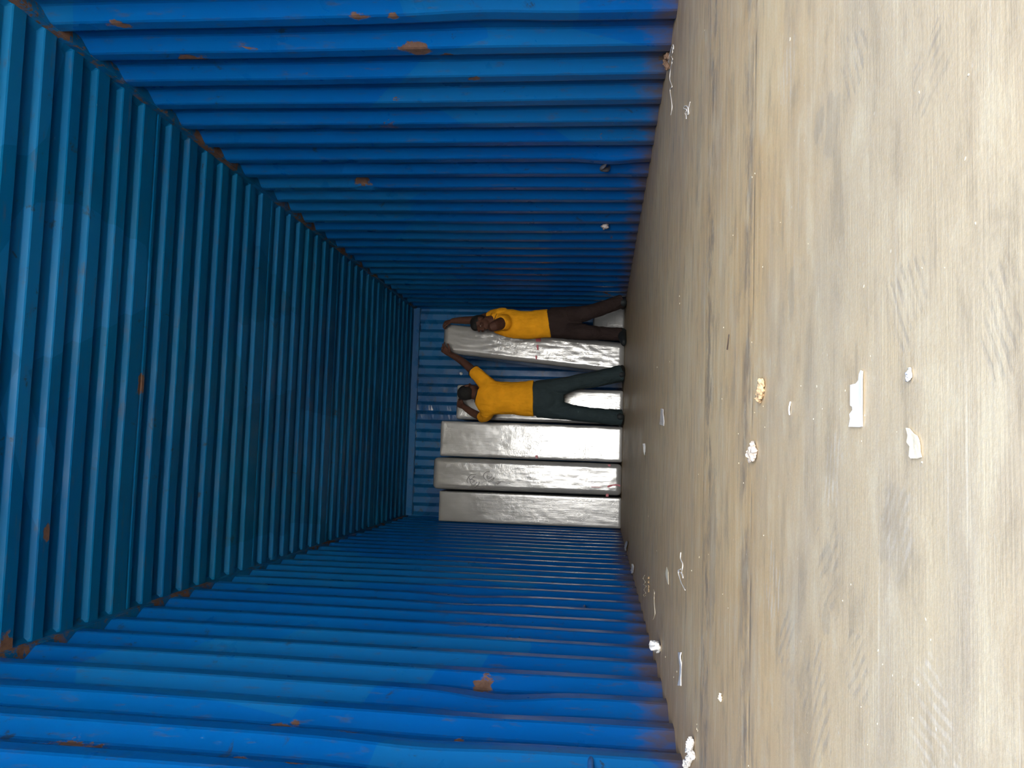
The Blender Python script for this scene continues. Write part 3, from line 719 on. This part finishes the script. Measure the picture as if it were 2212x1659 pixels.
def lump(name, pts, mat, label, r, seed, cat='debris', sq=.5):
    P = [at(x, y, z=r * .4) for x, y in pts]; c = sum(P, V()) / len(P)
    bm = bmesh.new()
    for i, p in enumerate(P):
        m = Matrix.Translation((p.x, p.y, r * sq)) @ Matrix.Diagonal((r, r, r * sq, 1))
        vs_ = bmesh.ops.create_icosphere(bm, subdivisions=3, radius=1, matrix=m)['verts']
        for v in vs_:
            q = v.co - p; k_ = 1 + .55 * noise.noise(q * (1.6 / r) + V((seed, i, 0))) + .3 * noise.noise(q * (4 / r) + V((i, seed, 0)))
            v.co = V((p.x, p.y, 0)) + V((q.x * k_, q.y * k_, max(.0005, v.co.z * k_)))
    o = link(name, bm, mat, smooth=True); recenter(o, (c.x, c.y, 0))
    if len(P) > 1: remesh(o, r * .16, 0)
    d = o.modifiers.new('Crumple', 'DISPLACE'); tx = bpy.data.textures.new(name + '_crumple', 'CLOUDS'); tx.noise_scale = r * .55; tx.noise_depth = 3; d.texture = tx; d.strength = r * (.45 if 'film' in name else .9); d.mid_level = .55
    return tag(o, label, cat)
lump('wood_splinter', z7([(415,430),(412,480),(405,520),(385,570)]), M_wood, 'knobbly tan wood splinter on the floor seam, left of the white paper strip', .0085, 1, 'splinter')
lump('paper_wad', z7([(318,1110),(330,1140),(305,1160)]), plain('pale_wad', (.50, .43, .37), .8, 0, .3, .6, 200), 'crumpled pale paper wad on the floor seam', .011, 2, 'paper wad')
lump('foam_lump', [(1422, 1398)], M_white, 'white crumpled lump against the left wall', .022, 3, 'foam lump', .8)
lump('plastic_film', [(1496, 1604), (1494, 1611), (1491, 1618), (1494, 1625), (1498, 1632), (1493, 1639), (1489, 1646), (1485, 1653)], M_film, 'crumpled clear plastic film at the left wall nearest the camera', .011, 4, 'plastic film', .7)
lump('wood_splinter', [(1557, 1506), (1556, 1508)], M_cream, 'tiny cream chip near the left wall, beyond the plastic film', .006, 5, 'chip')
lump('wood_splinter', zl([(560,820),(560,870),(562,930),(560,970)]), M_wood, 'slim tan wood sliver beside the tangled string at the left wall', .007, 6, 'splinter', .4)
lump('foam_bead', z7([(1944,328)]), M_white, 'oval white foam bead right of the torn white paper strip', .0045, 7, 'bead')
lump('wall_dirt', [(1443, 122), (1441, 133), (1444, 145)], plain('dirt_clod', (.15, .09, .06), .9, 0, .2), 'brown dirt clod at the foot of the right wall beside the white string', .014, 8, 'dirt', .7)
def string(name, pix, r, label, mat=M_str, cat='string'):
    P = []
    for i, (x, y) in enumerate(pix):
        p = at(x, y, z=r); p.x = min(max(p.x, .012), W - .012); p.z = r + .0012 * (i % 2); P.append(p)
    c = sum(P, V()) / len(P); bm = bmesh.new(); tube(bm, P, [r] * len(P), V((0, 0, 1)), 8, 4)
    o = link(name, bm, mat, smooth=True); recenter(o, (c.x, c.y, 0)); return tag(o, label, cat)
zs_ = lambda l: [(1400 + a / 7.543, 60 + b / 7.543) for a, b in l]
string('string', zs_([(365,295),(410,275),(415,350),(385,340),(320,335),(345,350),(385,330),(405,400),(375,460),(405,510),(385,550),(395,570),(365,680),(358,830),(380,920),(395,965),(358,1010),(385,1180),(390,1300),(375,1420)]), .0013, 'long knotted white string along the foot of the right wall')
string('string', zs_([(685,1210),(665,1330),(660,1410),(640,1400),(655,1340),(640,1280),(600,1280),(585,1310),(630,1340),(610,1390),(620,1430),(630,1480)]), .0013, 'small tangled white string on the floor near the right wall')
string('string', zl([(943,520),(945,590),(965,650),(968,710),(955,760),(975,820),(960,770),(915,735),(945,715),(918,740),(930,820),(965,900),(995,965)]), .0014, 'bent white string shaped like an arrow near the left wall')
string('string', zl([(510,790),(497,830),(520,870),(498,900),(530,920),(505,960),(525,1000),(500,1020),(510,1045),(525,1030)]), .0012, 'pale tangled string close to the left wall ribs', M_cream)
string('string', zl([(620,960),(632,1000),(625,1060),(632,1140),(635,1250),(615,1320)]), .0011, 'thin pale string line along the left wall, nearer than the tangled string', M_cream)
string('twig', z5([(613,410),(607,488)]), .0011, 'thin dark twig on the floor between the two board seams', M_dark, 'twig')
string('string', z7([(708,620),(705,690),(700,745)]), .0010, 'short white thread left of the torn white paper strip')
# tiny crumbs: real little chips of foam and paper
bm = bmesh.new(); bmesh.ops.create_icosphere(bm, subdivisions=2, radius=1)
for v in bm.verts: v.co *= 1 + .4 * noise.noise(v.co * 2)
for v in bm.verts: v.co.z = (v.co.z + .8) * .5
crumb = link('crumb', bm, M_cream, smooth=True)
spots = [z5([(753,830),(808,910),(665,945),(1004,686),(1090,688),(1244,712),(1350,846),(1660,47),(1782,45),(797,42),(738,450),(349,815),(225,585),(293,555),(346,200),(347,240),(668,1105),(448,1165),(693,1212),(170,1195),(1072,865),(576,757),(1660,1100),(1380,524),(1345,147),(1120,810),(1332,985),(800,797),(1523,935),(585,370)]),
         [(1330 + a / 2.508, 1100 + b / 2.508) for a, b in ((178,38),(412,333),(453,260),(503,245),(610,535),(580,460),(1275,408),(1230,495),(1447,840),(1422,765),(1418,1162),(1330,1070),(1365,1275),(1040,1210),(440,1165),(440,1190),(315,910),(332,880),(270,800),(1610,1130),(1707,707),(1680,595),(802,142),(720,1390),(1500,900),(1640,950),(222,225),(445,1200))]]
allc = spots[0] + spots[1] + [(1330 + a / 2.508, b / 2.508) for a, b in ((195,848),(740,960),(755,940),(893,1205),(482,165),(946,213),(636,1275),(1043,1320),(1912,405),(1645,500),(1895,860),(1950,1210))]
for i, (x, y) in enumerate(allc):
    p = at(x, y, z=0)
    if not (0.02 < p.x < W - .02): continue
    o = crumb if i == 0 else crumb.copy()
    if i: C.objects.link(o)
    s = .00085 * max(.7, p.y) ** .75 * random.uniform(.8, 1.3)
    o.location = (p.x, p.y, 0); o.scale = (s * random.uniform(.8, 2.2), s, s * .7); o.rotation_euler = (0, 0, random.uniform(0, 3))
    tag(o, 'tiny pale crumb scattered on the dusty floor', 'crumb', 'tiny crumbs on the dusty floor')
